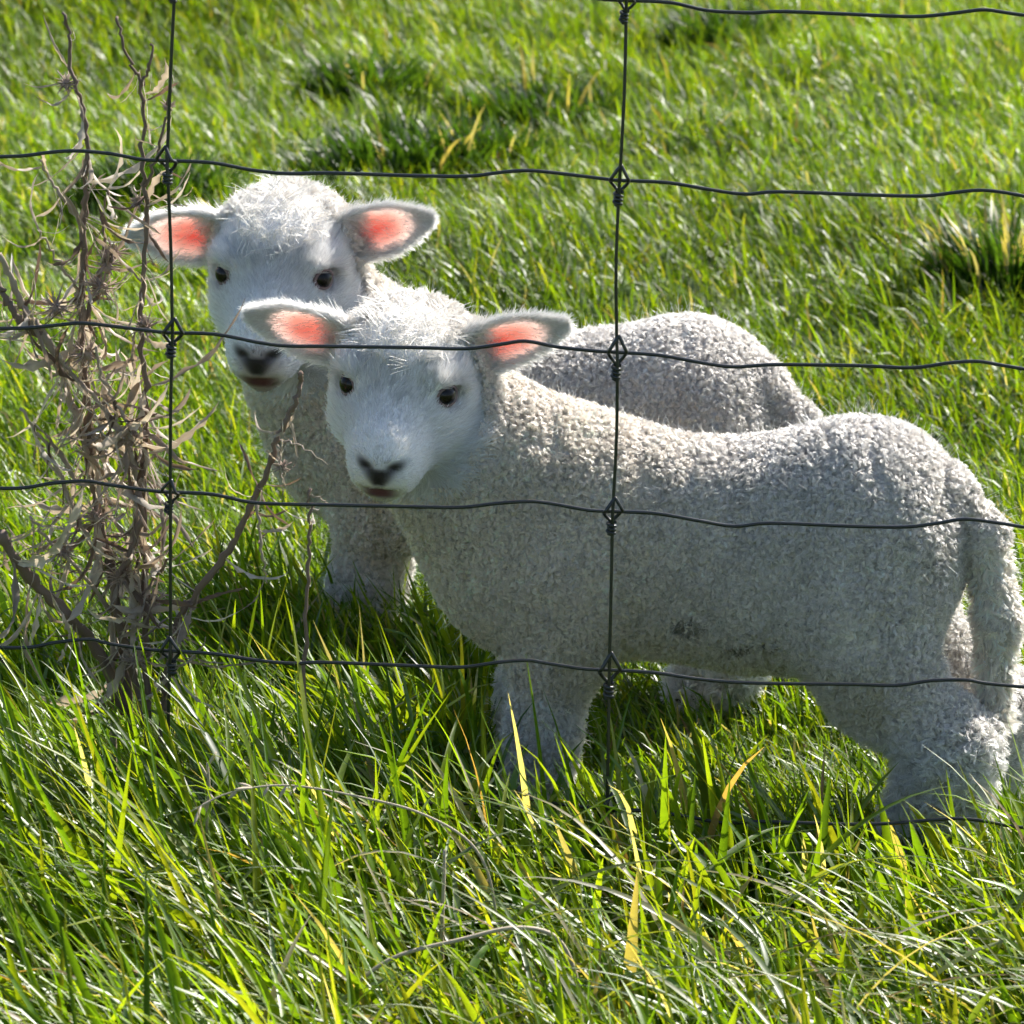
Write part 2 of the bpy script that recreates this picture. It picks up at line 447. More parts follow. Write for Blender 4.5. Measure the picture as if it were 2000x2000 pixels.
        return np.clip(np.maximum(nost, vee), 0, 1) * front, mouth
    nm, mm = nose_mask(q)
    pinkz = np.exp(-((np.abs(q[:, 0]) / 15) ** 4)) * smooth(q[:, 1], 66, 76) * (1 - smooth(q[:, 2], -27, -20)) * .62 * head['dark']
    col = col * (1 - pinkz[:, None]) + np.array([.20, .12, .11]) * pinkz[:, None]
    col = col * (1 - nm[:, None]) + np.array([.022, .016, .015]) * nm[:, None]
    col = col * (1 - mm[:, None]) + np.array([.10, .030, .034]) * mm[:, None]
    thin = np.zeros(len(V)); glow = np.zeros((len(V), 3))
    nbody = len(V)
    # ---------------- ears
    ears = []
    allV, allQ, off = [V], [Q], len(V)
    for s in (1, -1):
        E = head['ear_r'] if s > 0 else head['ear_l']
        ax = unit(HR @ np.array([s * math.cos(E['lift']) * math.cos(E['fwd']), math.sin(E['fwd']), math.sin(E['lift'])]))
        fw0 = HR @ unit(np.array([s * E.get('out', .25), 1.0, E.get('tilt', -.25)]))
        fw = unit(fw0 - ax * (fw0 @ ax)); upv = unit(np.cross(fw, ax)); upv = upv if (upv @ HR[:, 2]) > 0 else -upv
        ev, eq, es, et, ef, en = ear_sheet(s, (ax, upv, fw), dict(len=E['len'], base=h2l((s * 36, -14, 15)), bend=E['bend'], back=.006, wide=.0215 * head['size']), r)
        allV.append(ev); allQ.append(eq + off); off += len(ev)
        low_ = et * np.sign((upv @ HR[:, 2]))
        inner = np.exp(-np.abs((low_ + .08) / (.80 - .18 * es)) ** 3.0) * smooth(es, .02, .14) * (1 - smooth(es, .55, .97))
        core = np.exp(-(((low_ + .22) / .42) ** 2)) * np.exp(-(((es - .38) / .24) ** 2)) * (.62 + .38 * noise2(es * 3.2 + low_, low_ * 4 - es, .55, seed + int(s > 0)))
        rim = 1 - inner
        pk = np.array([.66, .36, .32]) * inner[:, None] + np.array([.84, .78, .74]) * (1 - inner[:, None])
        ow = np.array([.82, .72, .68])
        ec = np.where(ef[:, None] > 0, pk, ow)
        col = np.vstack([col, ec])
        thin = np.concatenate([thin, np.where(ef > 0, .48 * inner + .88 * rim, .76)])
        gl = (np.array([.80, .50, .43]) * (1 - core[:, None]) + np.array([.74, .12, .08]) * core[:, None]) * inner[:, None] + np.array([.98, .90, .86]) * (1 - inner[:, None])
        glow = np.vstack([glow, gl])
        nl = len(en); ears.append((ev[:nl], en, es[:nl], et[:nl], ax, upv, fw))
    AV, AQ = np.vstack(allV), np.vstack(allQ)
    me = mesh_np('lamb_body', AV, AQ)
    set_color(me, col); set_color(me, glow, 'Glow')
    a = me.attributes.new('thin', 'FLOAT', 'POINT'); a.data.foreach_set('value', thin.astype(np.float32))
    body = link('body', me, root, SKIN)
    # ---------------- eyes with dark lids
    for s in (1, -1):
        c = h2l((32.0 * s, 24, 3.2))
        ed = unit(HR @ np.array([s * .78, .60, .12]))
        ux = unit(np.cross(HR[:, 2], ed)); uz = np.cross(ed, ux)
        th, ph = np.meshgrid(np.linspace(0, np.pi, 14), np.linspace(0, 2 * np.pi, 20, endpoint=False), indexing='ij')
        S = np.stack([np.sin(th) * np.cos(ph), np.sin(th) * np.sin(ph), np.cos(th)], -1)
        i = np.arange(13)[:, None] * 20; j = np.arange(20)[None]; j2 = (j + 1) % 20
        Qs = np.stack([i + j, i + 20 + j, i + 20 + j2, i + j2], -1).reshape(-1, 4)
        Vs = c + (S[..., :1] * ux * .0090 + S[..., 1:2] * uz * .0088 + S[..., 2:3] * ed * .0095)
        eye = link('eye', mesh_np('lamb_eye', Vs.reshape(-1, 3), Qs), root, EYE)
        pa = np.linspace(0, 2 * np.pi, 25)
        ring = c + ed * .0052 + np.cos(pa)[:, None] * ux * .0088 + (np.sin(pa) * .0070)[:, None] * uz - ed * .0022 * (np.cos(pa) ** 2)[:, None]
        v1, q1 = tube(ring, .0016, 6)
        link('eyelid', mesh_np('lamb_eyelid', v1, q1), eye, LID)
    # ---------------- hooves: two toes each
    for sy in (1, -1):
        for x0 in (.140 + head['stagger'] * sy, -.160 - head['stagger'] * sy * .8):
            parts = []
            for ty in (-1, 1):
                rings = [(0, .000, .0105, .016), (.0, .010, .0098, .0145), (-.001, .022, .0085, .0115), (-.002, .027, .002, .003)]
                rr = []
                an = np.linspace(0, 2 * np.pi, 10, endpoint=False)
                for (dx, z, ry, rx) in rings:
                    rr.append(np.stack([x0 + .004 + dx + np.cos(an) * rx * (1 + .25 * (np.cos(an) > 0)), .049 * sy + ty * .0095 + np.sin(an) * ry, np.full(10, z)], 1))
                vv = np.vstack(rr); i = np.arange(3)[:, None] * 10; j = np.arange(10)[None]; j2 = (j + 1) % 10
                parts.append((vv, np.stack([i + j, i + j2, i + 10 + j2, i + 10 + j], -1).reshape(-1, 4)))
            link('hoof', mesh_np('lamb_hoof', *join(parts)), root, HOOF)
    # ---------------- coat
    def region(p):
        qq = l2h(p)
        face = (np.linalg.norm((qq - np.array([0, 28, -14])) / np.array([60, 78, 66]), axis=1) < 1) & (qq[:, 1] > -16)
        poll = (qq[:, 2] + .30 * qq[:, 1] > 33) & (np.linalg.norm(qq / np.array([75, 85, 80]), axis=1) < 1) & (qq[:, 1] < 34) & (qq[:, 1] > -70)
        return qq, face & ~poll, poll
    def tangent(n, d):
        t = d - n * (d * n).sum(1)[:, None]; return unit(t)
    def perp(n):
        a = np.where(np.abs(n[:, 2:3]) < .9, np.array([[0, 0, 1.]]), np.array([[1., 0, 0]])); t = unit(np.cross(n, a)); return t, np.cross(n, t)
    Rrand = lambda n: r.normal(size=(n, 3))
    # 1. curly staples over trunk, neck, legs and tail
    p, n = sample(V, Q, nrm, wool_n, None, r)
    qq, face, poll = region(p); keep = ~face & ~poll & (p[:, 2] > .012)
    # even the clump spacing a little: drop those that crowd a 3.2 mm cell
    cell = np.floor(p / .0027).astype(np.int64); key = cell[:, 0] * 73856093 ^ cell[:, 1] * 19349663 ^ cell[:, 2] * 83492791
    _, first = np.unique(key, return_index=True); um = np.zeros(len(p), bool); um[first] = True
    p, n, qq = p[keep & um], n[keep & um], qq[keep & um]
    m = len(p)
    low = smooth(-p[:, 2], -.115, -.075)                       # lower legs
    hind = (p[:, 0] < -.05).astype(float)
    td = np.full(m, 9.)
    for (a_, _), (b_, _) in zip(tail_pts[:-1], tail_pts[1:]):
        a_ = np.array(a_); b_ = np.array(b_); ba = b_ - a_; tt = np.clip((p - a_) @ ba / (ba @ ba), 0, 1)
        td = np.minimum(td, np.linalg.norm(p - a_ - tt[:, None] * ba, axis=1))
    tailw = (1 - smooth(td, .013, .017)) * smooth(-p[:, 0] + rx, .165, .178)
    nape = np.exp(-(np.linalg.norm(qq / np.array([80, 90, 85]), axis=1)) ** 4)
    Lc = .0072 + .0018 * r.random(m) + .013 * low * (.03 + hind) + .004 * tailw + .005 * nape
    crk = noise2(p[:, 0] * 1.0 + .2 * p[:, 1] + .012 * noise3(p, .03, 4), p[:, 2] * .38 + .25 * p[:, 1], .0125, seed + 6)
    part = np.exp(-(crk / .11) ** 2) * (1 - low) * (1 - tailw)
    Lc = Lc * (1 - .55 * part) * (1 + .16 * noise3(p, .035, seed + 1))
    down = np.array([[-.35, 0, -1.0]]) * np.ones((m, 1))
    t1, t2 = perp(n)
    tg = tangent(n, down + .9 * Rrand(m))
    lay = .25 + .35 * low + 1.6 * tailw + .35 * nape
    ns = 9; K = 5
    ss = np.linspace(0, 1, K)
    phi0 = r.random(m) * 2 * np.pi; turn = (1.15 + .5 * r.random(m)) * 2 * np.pi * (1 - .35 * low) * (1 - .9 * tailw) * np.where(r.random(m) < .5, -1, 1)
    rc = (.0011 + .0006 * r.random(m)) * (1 + 1.6 * low * hind)
    ax = unit(n + lay[:, None] * tg + .22 * Rrand(m))
    b1 = tangent(ax, t1); b2 = np.cross(ax, b1)
    bright = 1 + .13 * r.normal(size=m)
    stain = noise3(p, .045, seed) * .5 + noise3(p, .013, seed + 3) * .5
    front_ = smooth(p[:, 0], -.06, .10)[:, None]
    base = (np.array([.71, .645, .575])[None] * (1 - front_) + np.array([.80, .675, .525])[None] * front_) * (bright * (1 + .22 * stain))[:, None]
    base = base * (1 - .5 * nape[:, None]) + (face_c * .95)[None] * .5 * nape[:, None]
    lowc = np.clip(low * (.6 + .4 * hind), 0, 1)[:, None]; base = base * (1 - lowc) + np.array([.76, .73, .69]) * bright[:, None] * lowc
    tc = np.clip(tailw, 0, 1)[:, None]; base = base * (1 - tc) + np.array(head['tail_c']) * bright[:, None] * tc
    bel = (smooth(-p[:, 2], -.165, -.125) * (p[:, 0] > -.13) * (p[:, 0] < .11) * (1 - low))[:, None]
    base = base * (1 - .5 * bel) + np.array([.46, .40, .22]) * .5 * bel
    for (dx, dz, rx, rz) in dirt:
        dd = ((p[:, 0] - dx + .007 * noise3(p, .007, 7)) / rx) ** 2 + ((p[:, 2] - dz + .006 * noise3(p, .006, 9)) / rz) ** 2
        w_ = (np.exp(-dd ** 2) * (p[:, 1] > 0) * (r.random(m) < .8) * r.uniform(.6, 1, m))[:, None]
        base = base * (1 - w_) + np.array([.055, .05, .03]) * w_
    strands = []; cols = []
    for k in range(ns):
        o1, o2 = r.normal(size=(2, m)) * .0012
        root_p = p + t1 * o1[:, None] + t2 * o2[:, None] - n * .0015
        ph = phi0 + r.normal(size=m) * .35
        LL = Lc * (.8 + .4 * r.random(m))
        pts = np.empty((m, K, 3))
        for i_, s_ in enumerate(ss):
            rad = rc * (.25 + 1.0 * s_) 
            a_ = ph + turn * s_
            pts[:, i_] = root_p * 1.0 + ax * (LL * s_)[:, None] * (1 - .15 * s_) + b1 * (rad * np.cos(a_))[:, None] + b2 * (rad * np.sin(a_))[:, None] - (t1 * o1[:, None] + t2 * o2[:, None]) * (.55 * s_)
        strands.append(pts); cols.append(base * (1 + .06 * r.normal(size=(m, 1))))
    fz = r.choice(m, 9000); fd = unit(n[fz] * 1.0 + .75 * Rrand(9000)); fl = .010 + .008 * r.random(9000)      # stray fibres
    fb = Rrand(9000) * .0025
    strands.append(p[fz][:, None] + fd[:, None] * (fl[:, None] * ss[None])[..., None] + fb[:, None] * (ss ** 2)[None, :, None]); cols.append(np.tile([[.72, .69, .65]], (9000, 1)))
    S = np.vstack(strands); Cc = np.clip(np.vstack(cols), .01, .9)
    rad = .00028 * np.array([1, 1, 1, .8, .4])
    rad = np.tile(rad, (len(S), 1)); rad[-9000:] *= .33
    hair_curves('wool', S, rad, Cc, root)
    # 2. short face hair, combed away from the nose
    p, n = sample(V, Q, nrm, face_n * 9, None, r); qq, face, poll = region(p)
    nmk, mmk = nose_mask(qq)
    eyeq = np.minimum(np.linalg.norm(qq - np.array([36, 26, 3.2]), axis=1), np.linalg.norm(qq - np.array([-36, 26, 3.2]), axis=1))
    keep = face & (nmk < .25 + .2 * r.random(len(p))) & (mmk < .3) & (eyeq > 9.2)
    p, n, qq = p[keep][:face_n], n[keep][:face_n], qq[keep][:face_n]; m = len(p)
    away = (qq - np.array([0, 96, -34])) / 1000; away = away @ HR.T
    fr0 = smooth(qq[:, 2], -8, 14) * (1 - smooth(np.abs(qq[:, 0]), 22, 36))
    whorl = noise3(p, .02, 3)[:, None] * (HR[:, 0][None])
    tg = tangent(n, unit(away) + .25 * whorl + (.5 * noise3(p, .0055, 13) * (.35 + fr0))[:, None] * HR[:, 0][None] + .15 * Rrand(m))
    jaw = smooth(-qq[:, 2], 12, 40) * (1 - smooth(qq[:, 1], 40, 62))
    fr_ = smooth(qq[:, 2], 2, 26)
    side_ = smooth(np.abs(qq[:, 0]), 24, 42) * (1 - smooth(qq[:, 1], 10, 40))
    muz = smooth(qq[:, 1], 45, 75)
    LL = (.0065 + .006 * jaw + .006 * fr_ + .004 * side_ - .0030 * muz) * (.7 + .6 * r.random(m))
    LL = LL * np.where((np.abs(qq[:, 0]) < 17) & (qq[:, 2] > -62) & (qq[:, 2] < -38) & (qq[:, 1] > 60), .35, 1)
    lift = .42 + .30 * jaw + .15 * r.normal(size=m)
    K = 5; ss = np.linspace(0, 1, K); pts = np.empty((m, K, 3)); wob = Rrand(m) * .0007
    for i_, s_ in enumerate(ss):
        pts[:, i_] = p - n * .0005 + n * (LL * lift * s_ * (1 - .45 * s_))[:, None] + tg * (LL * s_)[:, None] + wob * s_ * s_
    fc = face_c[None] * (1 + .09 * r.normal(size=(m, 1))) * (1 - .17 * fr0[:, None] + (.16 * noise3(p, .005, 19) * (.3 + fr0))[:, None])
    bd = (smooth(-eyeq[keep][:face_n], -17, -10) * .35)[:, None]
    fc = fc * (1 - bd) + np.array([.36, .28, .27]) * bd
    nd = (np.exp(-((np.abs(qq[:, 0]) / 15) ** 4)) * smooth(qq[:, 1], 64, 74) * (1 - smooth(qq[:, 2], -27, -18)) * .75 * head['dark'])[:, None]
    fc = fc * (1 - nd) + np.array([.16, .10, .095]) * nd
    hair_curves('face_hair', pts, .00021 * np.array([1, 1, .95, .8, .35]), np.clip(fc, .01, .9), root)
    # 3. tousled wool on the crown
    p, n = sample(V, Q, nrm, 60000, None, r); qq, face, poll = region(p)
    p, n, qq = p[poll], n[poll], qq[poll]
    nc = 210; cc = p[r.choice(len(p), nc, replace=False)]
    d2 = ((p[:, None] - cc[None]) ** 2).sum(-1); own = d2.argmin(1)
    m = len(p)
    cdir = unit(r.normal(size=(nc, 3)) + HR @ np.array([0, .15, 0]))
    tg = tangent(n, cdir[own] + .35 * Rrand(m) + .5 * unit(p - hc))
    cl = .012 + .010 * r.random(nc); LL = cl[own] * (.7 + .5 * r.random(m)) * (1 - .35 * smooth(qq[:, 1], 0, 32))
    K = 7; ss = np.linspace(0, 1, K); pts = np.empty((m, K, 3)); cr = r.normal(size=(nc, 3))[own]; wob = Rrand(m)
    pull = (cc[own] - p)
    for i_, s_ in enumerate(ss):
        pts[:, i_] = p + n * (LL * (.80 * s_ - .25 * s_ * s_))[:, None] + tg * (LL * (.35 * s_ + .45 * s_ * s_))[:, None] + pull * (.6 * s_) + cr * .0035 * s_ ** 2 + wob * .0012 * s_ ** 2
    fc = np.array([.78, .71, .615])[None] * (1 + .12 * r.normal(size=(nc, 1)))[own] * (1 + .07 * r.normal(size=(m, 1)))
    hair_curves('crown_wool', pts, .00024 * np.array([1, 1, 1, .95, .85, .7, .35]), np.clip(fc, .01, .9), root)
    # 4. fringe of hair on the ears
    Ps, Cs = [], []
    for (ev, en, es, et, ax, upv, fw) in ears:
        w = np.clip(.10 + 1.6 * smooth(np.abs(et), .58, 1) + 1.4 * smooth(es, .66, 1) , 0, 3); w /= w.sum()
        k = r.choice(len(ev), 5200, p=w); pp = ev[k] + r.normal(size=(5200, 3)) * .0012
        front = r.random(5200) < .8
        dirn = unit(ax * (.75 + .3 * r.random((5200, 1))) + upv * (et[k] * (.9 - .2 * es[k]))[:, None] + en[k] * np.where(front, .45, -.35)[:, None] + .22 * Rrand(5200))
        LL = (.0055 + .004 * r.random(5200)) * (1 - .3 * (np.abs(et[k]) < .5))
        K = 4; ss = np.linspace(0, 1, K)
        pts = pp[:, None] + dirn[:, None] * (LL[:, None] * ss[None])[..., None] + (Rrand(5200) * .0006)[:, None] * (ss ** 2)[None, :, None]
        Ps.append(pts); Cs.append(np.array([.86, .82, .78])[None] * (1 + .08 * r.normal(size=(5200, 1))))
        # tufts at the ear's base
        bi = np.where(es < .28)[0]; k = r.choice(bi, 1500); pp = ev[k] + r.normal(size=(1500, 3)) * .002
        dirn = unit(ax * .9 + upv * r.normal(size=(1500, 1)) * .6 + en[k] * r.normal(size=(1500, 1)) * .5)
        LL = .009 + .006 * r.random(1500)
        Ps.append(pp[:, None] + dirn[:, None] * (LL[:, None] * ss[None])[..., None] + (Rrand(1500) * .001)[:, None] * (ss ** 2)[None, :, None])
        Cs.append(np.array([.72, .67, .62])[None] * (1 + .1 * r.normal(size=(1500, 1))))
    hair_curves('ear_hair', np.vstack(Ps), .00018 * np.array([1, 1, .8, .35]), np.clip(np.vstack(Cs), .01, .9), root)
    return root

rad_ = math.radians
build_lamb('lamb', (.154, .216), rad_(9.6), 1.0,
           dict(at=W(788, 742, .195), size=1.02, yaw=rad_(8), pitch=rad_(-9), roll=rad_(3), stagger=-.011, rear=.022, tail=.02, tail_c=(.88, .77, .62), dark=.4,
                ear_r=dict(lift=rad_(4), fwd=rad_(-8), len=.082, bend=.002), ear_l=dict(lift=rad_(22), fwd=rad_(-10), len=.078, bend=-.004)),
           'woolly white lamb standing sideways right against the wire, its long tail hanging down', 5,
           [(.020, .158, .010, .007), (-.022, .146, .010, .005), (-.045, .148, .005, .005)], 170000, 42000)
build_lamb('lamb', (.015, .56), rad_(15), .98,
           dict(at=W(548, 522, .56), size=1.16, yaw=rad_(8), pitch=rad_(-9), roll=rad_(-1), stagger=-.008, rear=-.003, tail=.0, tail_c=(.70, .65, .59), dark=1.0,
                ear_r=dict(lift=rad_(-9), fwd=rad_(-8), len=.086, bend=.002), ear_l=dict(lift=rad_(13), fwd=rad_(-8), len=.075, bend=.0)),
           'dark-muzzled lamb standing half hidden behind the other lamb', 8,
           [], 170000, 42000)

# ------------------------------------------------------------------ wire fence
WIRE = plain('galvanised_wire', (.055, .056, .056), .36, .75)
def build_fence():
    r = np.random.default_rng(3)
    root = bpy.data.objects.new('wire_fence', None); COL.objects.link(root)
    root.empty_display_size = .05
    tag(root, 'dark galvanised stock fence of knotted line and stay wires in front of the lambs', 'fence')
    Z = [.0705, .1703, .2830, .3945, .5132, .6357, .775, .925]
    X0 = .0685; span = .3015
    ks = np.arange(-5, 6)
    lean = lambda z: (.2830 - z) * .036                     # the stays lean a little
    off = {}
    for k in ks:
        for i in range(8): off[k, i] = r.normal() * .0012
    for i, d in enumerate((.0015, .0005, 0, .0004, -.001, .0005, 0, 0)): off[0, i] = d
    def knot(k, i):
        z = Z[i] + (-.0032 * k if i < 6 else 0)
        return np.array([X0 + k * span + lean(Z[i]) * .33 + off[k, i], 0, z + 0])
    # line wires: crimped between the stays
    for i in range(8):
        pts = []
        for k in ks:
            a = knot(k, i); b = knot(k + 1, i) if k < ks[-1] else a + np.array([span, 0, -.003])
            j = lambda: r.normal() * .0008
            for t, dz in ((0, 0), (.10, -.0004), (.19, -.0038), (.27, -.0058), (.36, -.0040), (.55, -.0026), (.66, -.0018), (.74, .0022), (.80, .0043), (.86, .0030), (.95, .0002)):
                p = a + (b - a) * (t + (0 if t == 0 else r.normal() * .006)); p[2] += dz * (1 if t == 0 else r.uniform(.8, 1.2)) + (0 if t == 0 else j() * .4); p[1] += 0 if t == 0 else j(); pts.append(p)
        v, q = tube(catmull(pts, 4), .00128, 8)
        link('line_wire', mesh_np('line_wire', v, q), root, WIRE)
    # knot shared by all crossings
    loop = catmull([(.0006, -.0022, .0150), (-.0042, -.0034, .0090), (-.0085, -.0036, .0022), (-.0088, .0006, -.0012), (-.0050, .0030, -.0060), (.0002, .0020, -.0100),
                    (.0050, .0030, -.0068), (.0092, .0010, -.0008), (.0086, -.0036, .0022), (.0044, -.0036, .0092), (.0002, -.0022, .0158)], 5)
    a = np.linspace(0, 3.4 * 2 * np.pi, 52)
    coil = np.stack([np.cos(a) * (.0029 + .0004 * np.sin(a * .5)), np.sin(a) * .0029, -.0098 - .0112 * a / a[-1]], 1)
    coil = np.vstack([coil, coil[-1] + np.array([.0028, -.0016, -.0008])])
    parts = [tube(loop * np.array([.82, 1, .9]), .00150, 7), tube(coil, .00145, 7)]
    km = mesh_np('wire_knot', *join(parts)); km.materials.append(WIRE)
    for k in ks:
        P = [knot(k, i) + np.array([0, -.0028, 0]) for i in range(8)]
        pts = []
        for i in range(7):
            bow = r.normal() * .0016
            for t in (0, .12, .5, .88):
                p = P[i] * (1 - t) + P[i + 1] * t; p[0] += bow * math.sin(math.pi * t) ; p[1] += r.normal() * .0006 * (t > 0); pts.append(p)
        pts.append(P[7]); pts = [P[0] + np.array([-.0008, 0, -.020])] + pts
        v, q = tube(catmull(pts, 4), .00120, 8)
        st = link('stay_wire', mesh_np('stay_wire', v, q), root, WIRE)
        for i in range(8):
            o = link('wire_knot', km, st)
            o.location = P[i] + np.array([0, .0022, 0]); o.rotation_euler = (0, r.normal() * .06 + .03, r.normal() * .35)
            s_ = r.uniform(.74, .95); o.scale = (s_, 1, s_ * r.uniform(.9, 1.1))
    # split posts where the netting is stapled, well outside the view
    wood = plain('weathered_post_wood', (.20, .16, .12), .85)
    for x in (-1.75, 2.05):
        n = 14; a = np.linspace(0, 2 * np.pi, n, endpoint=False); rr = .055 * (1 + .12 * r.normal(size=n)); V = []
        zs = [-.05, .1, .4, .8, 1.15, 1.17]
        for z in zs:
            k = 1 if z < 1.16 else .82
            V.append(np.stack([x + np.cos(a) * rr * k * (1 + .03 * r.normal(size=n)), .062 + np.sin(a) * rr * k, np.full(n, z)], 1))
        V.append(np.tile([[x, .062, 1.172]], (n, 1)))
        V = np.vstack(V); i = np.arange(len(zs))[:, None] * n; j = np.arange(n)[None]; j2 = (j + 1) % n
        link('post', mesh_np('fence_post', V, np.stack([i + j, i + j2, i + n + j2, i + n + j], -1).reshape(-1, 4)), root, wood)
build_fence()

# ------------------------------------------------------------------ dead thistles by the left stay
LEAFM = thin_material('dry_thistle_leaf', trans=.42, tint=(1.05, .97, .82), gloss=.16, rough=.6)
STEMM = plain('dry_thistle_stem', (.17, .115, .085), .8)
PALESTEM = plain('bleached_stalk', (.36, .28, .215), .8)
FLUFF = plain('seed_head_fluff', (.34, .25, .20), .9)
LEAVES = []
def make_leaf_meshes():
    r = np.random.default_rng(21)
    for i in range(20):
        n = 12; s = np.linspace(0, 1, n)
        L = r.uniform(.030, .080); w = L * r.uniform(.012, .046)
        if i % 3 == 0: w *= .5
        ang = np.cumsum(np.concatenate([[0], r.normal(.07, .17, n - 1)])); tw = np.cumsum(np.concatenate([[r.uniform(0, 3)], r.normal(.2, .32, n - 1)]))
        P = np.zeros((n, 3)); d = L / (n - 1)
        for k in range(1, n): P[k] = P[k - 1] + d * np.array([math.cos(ang[k]), .25 * math.sin(tw[k]), math.sin(ang[k])])
        ws = w * (np.sin(np.pi * (s * .9 + .06)) ** .6) * np.where(np.arange(n) % 2 == 0, .75, 1.2) * (1 + .3 * r.normal(size=n)).clip(.4, 1.7); ws[-1] = .0002
        T = np.gradient(P, axis=0); T /= np.linalg.norm(T, axis=1)[:, None]
        S = np.stack([-np.sin(ang) * np.sin(tw), np.cos(tw), np.cos(ang) * np.sin(tw)], 1); S = S - T * (S * T).sum(1)[:, None]; S /= np.linalg.norm(S, axis=1)[:, None] + 1e-9
        U = np.cross(T, S)
        V = np.stack([P - S * ws[:, None] + U * (ws * .55)[:, None], P - U * (ws * .25)[:, None], P + S * ws[:, None] + U * (ws * .55)[:, None]], 1).reshape(-1, 3)
        i0 = np.arange(n - 1)[:, None] * 3; j = np.arange(2)[None]
        Q = np.stack([i0 + j, i0 + j + 1, i0 + j + 4, i0 + j + 3], -1).reshape(-1, 4)
        me = mesh_np('dried_leaf', V, Q)
        c = np.array([[.47, .395, .33], [.33, .265, .22], [.64, .57, .50], [.17, .12, .095]][r.choice(4, p=[.32, .26, .24, .18])])
        set_color(me, np.tile(c, (len(V), 1)) * (1 + .15 * r.normal(size=(len(V), 1)))); me.materials.append(LEAFM); LEAVES.append(me)
make_leaf_meshes()
def seed_head_mesh(r, size, n=46):
    parts = []
    for _ in range(n):
        d = unit(r.normal(size=3) + np.array([0, 0, .35])); L = size * r.uniform(.6, 1.15); b = r.normal(size=3) * size * .25
        s = np.linspace(.15, 1, 4)[:, None]
        parts.append(tube(d * L * s + b * s ** 2, np.array([.0006, .0006, .0005, .0002]), 4))
    c = np.linspace(0, 1, 7)[:, None]
    parts.append(tube(np.array([[0, 0, -size * .45]]) + c * np.array([[0, 0, size * .75]]), size * .30 * np.sin(np.pi * (c[:, 0] * .9 + .05)), 7))
    return mesh_np('seed_head', *join(parts))
def thistle(stems, label, leaf_rules, heads, seed, group=None):
    """stems: list of (name, [(u, v, Y)...], r0, r1, material)"""
    r = np.random.default_rng(seed)
    base = W(*stems[0][1][-1]); base[2] = 0
    root = bpy.data.objects.new('dead_thistle', None); COL.objects.link(root); root.location = base; root.empty_display_size = .05
    tag(root, label, 'dead weed', group)
    paths = []
    for name, pts, r0, r1, mat in stems:
        P = catmull([W(*p) for p in pts], 6); n = len(P)
        P = P + r.normal(size=(n, 3)) * .0009
        rad = np.linspace(r0, r1, n) * (1 + .14 * r.normal(size=n)).clip(.7, 1.5)
        v, q = tube(P - base, rad, 7); link(name, mesh_np(name, v, q), root, mat); paths.append(P)
    for (si, a, b, cnt, size) in leaf_rules:
        P = paths[si]
        for _ in range(cnt):
            t = r.uniform(a, b) * (len(P) - 1); k = int(min(t, len(P) - 2)); p = P[k] + (P[k + 1] - P[k]) * (t - k)
            o = link('dried_leaf', LEAVES[r.integers(len(LEAVES))], root)
            o.location = p - base + r.normal(size=3) * .0012
            s_ = size * r.uniform(.5, 1.2); o.scale = (s_, s_ * r.uniform(.7, 1.3), s_)
            o.rotation_euler = (r.uniform(-.9, .9), r.uniform(-.1, 2.0) if r.random() < .8 else r.uniform(-1.2, 0), r.uniform(0, 6.28))
    for (u, v_, Y, size) in heads:
        o = link('seed_head', seed_head_mesh(r, size), root, FLUFF); o.location = W(u, v_, Y) - base
        o.rotation_euler = (r.uniform(-.6, .6), r.uniform(-.6, .6), 0)
thistle([('stem', [(125, 25, .07), (134, 70, .07), (138, 130, .07), (152, 175, .07), (164, 235, .072), (172, 300, .072), (167, 370, .074), (165, 460, .076), (160, 540, .078), (158, 620, .08), (166, 720, .08), (170, 820, .082), (180, 920, .085), (196, 1020, .088), (216, 1120, .09), (240, 1260, .09), (258, 1440, .09), (262, 1700, .09)], .0011, .0034, STEMM),
         ('branch', [(0, 500, .05), (30, 560, .055), (52, 615, .06), (84, 650, .065), (120, 730, .07), (158, 850, .08), (182, 940, .085)], .0026, .0030, PALESTEM),
         ('branch', [(0, 560, .05), (22, 600, .05), (45, 630, .055), (84, 655, .065)], .0022, .0028, STEMM),
         ('branch', [(78, 310, .06), (100, 355, .063), (130, 395, .068), (164, 450, .076)], .0008, .0014, PALESTEM),
         ('branch', [(72, 445, .06), (100, 490, .065), (130, 535, .07), (158, 580, .08)], .0007, .0013, PALESTEM),
         ('branch', [(212, 370, .07), (200, 430, .072), (205, 500, .074), (190, 570, .076), (160, 640, .08)], .0009, .0018, STEMM),
         ('branch', [(0, 1040, .03), (40, 1105, .04), (80, 1150, .05), (130, 1200, .06), (190, 1270, .08), (245, 1390, .09)], .0042, .0040, STEMM),
         ('branch', [(40, 800, .05), (80, 860, .055), (120, 930, .06), (160, 1030, .07), (200, 1110, .085)], .0010, .0018, PALESTEM)],
        'tall tangled dead thistle with bleached curling leaves, leaning out past the stay wire',
        [(0, .06, .30, 10, .8), (0, .28, .50, 20, .95), (0, .44, .80, 130, 1.05), (1, .2, 1, 44, .95), (3, 0, 1, 4, .8), (4, 0, 1, 4, .8), (5, 0, 1, 14, .9), (6, .05, 1, 30, 1.1), (2, .0, 1, 14, .8), (7, 0, 1, 18, .9)],
        [(210, 520, .07, .013), (198, 560, .07, .014), (222, 495, .072, .010), (130, 165, .07, .008), (172, 690, .06, .013), (190, 1010, .07, .014), (110, 600, .06, .011)], 41)
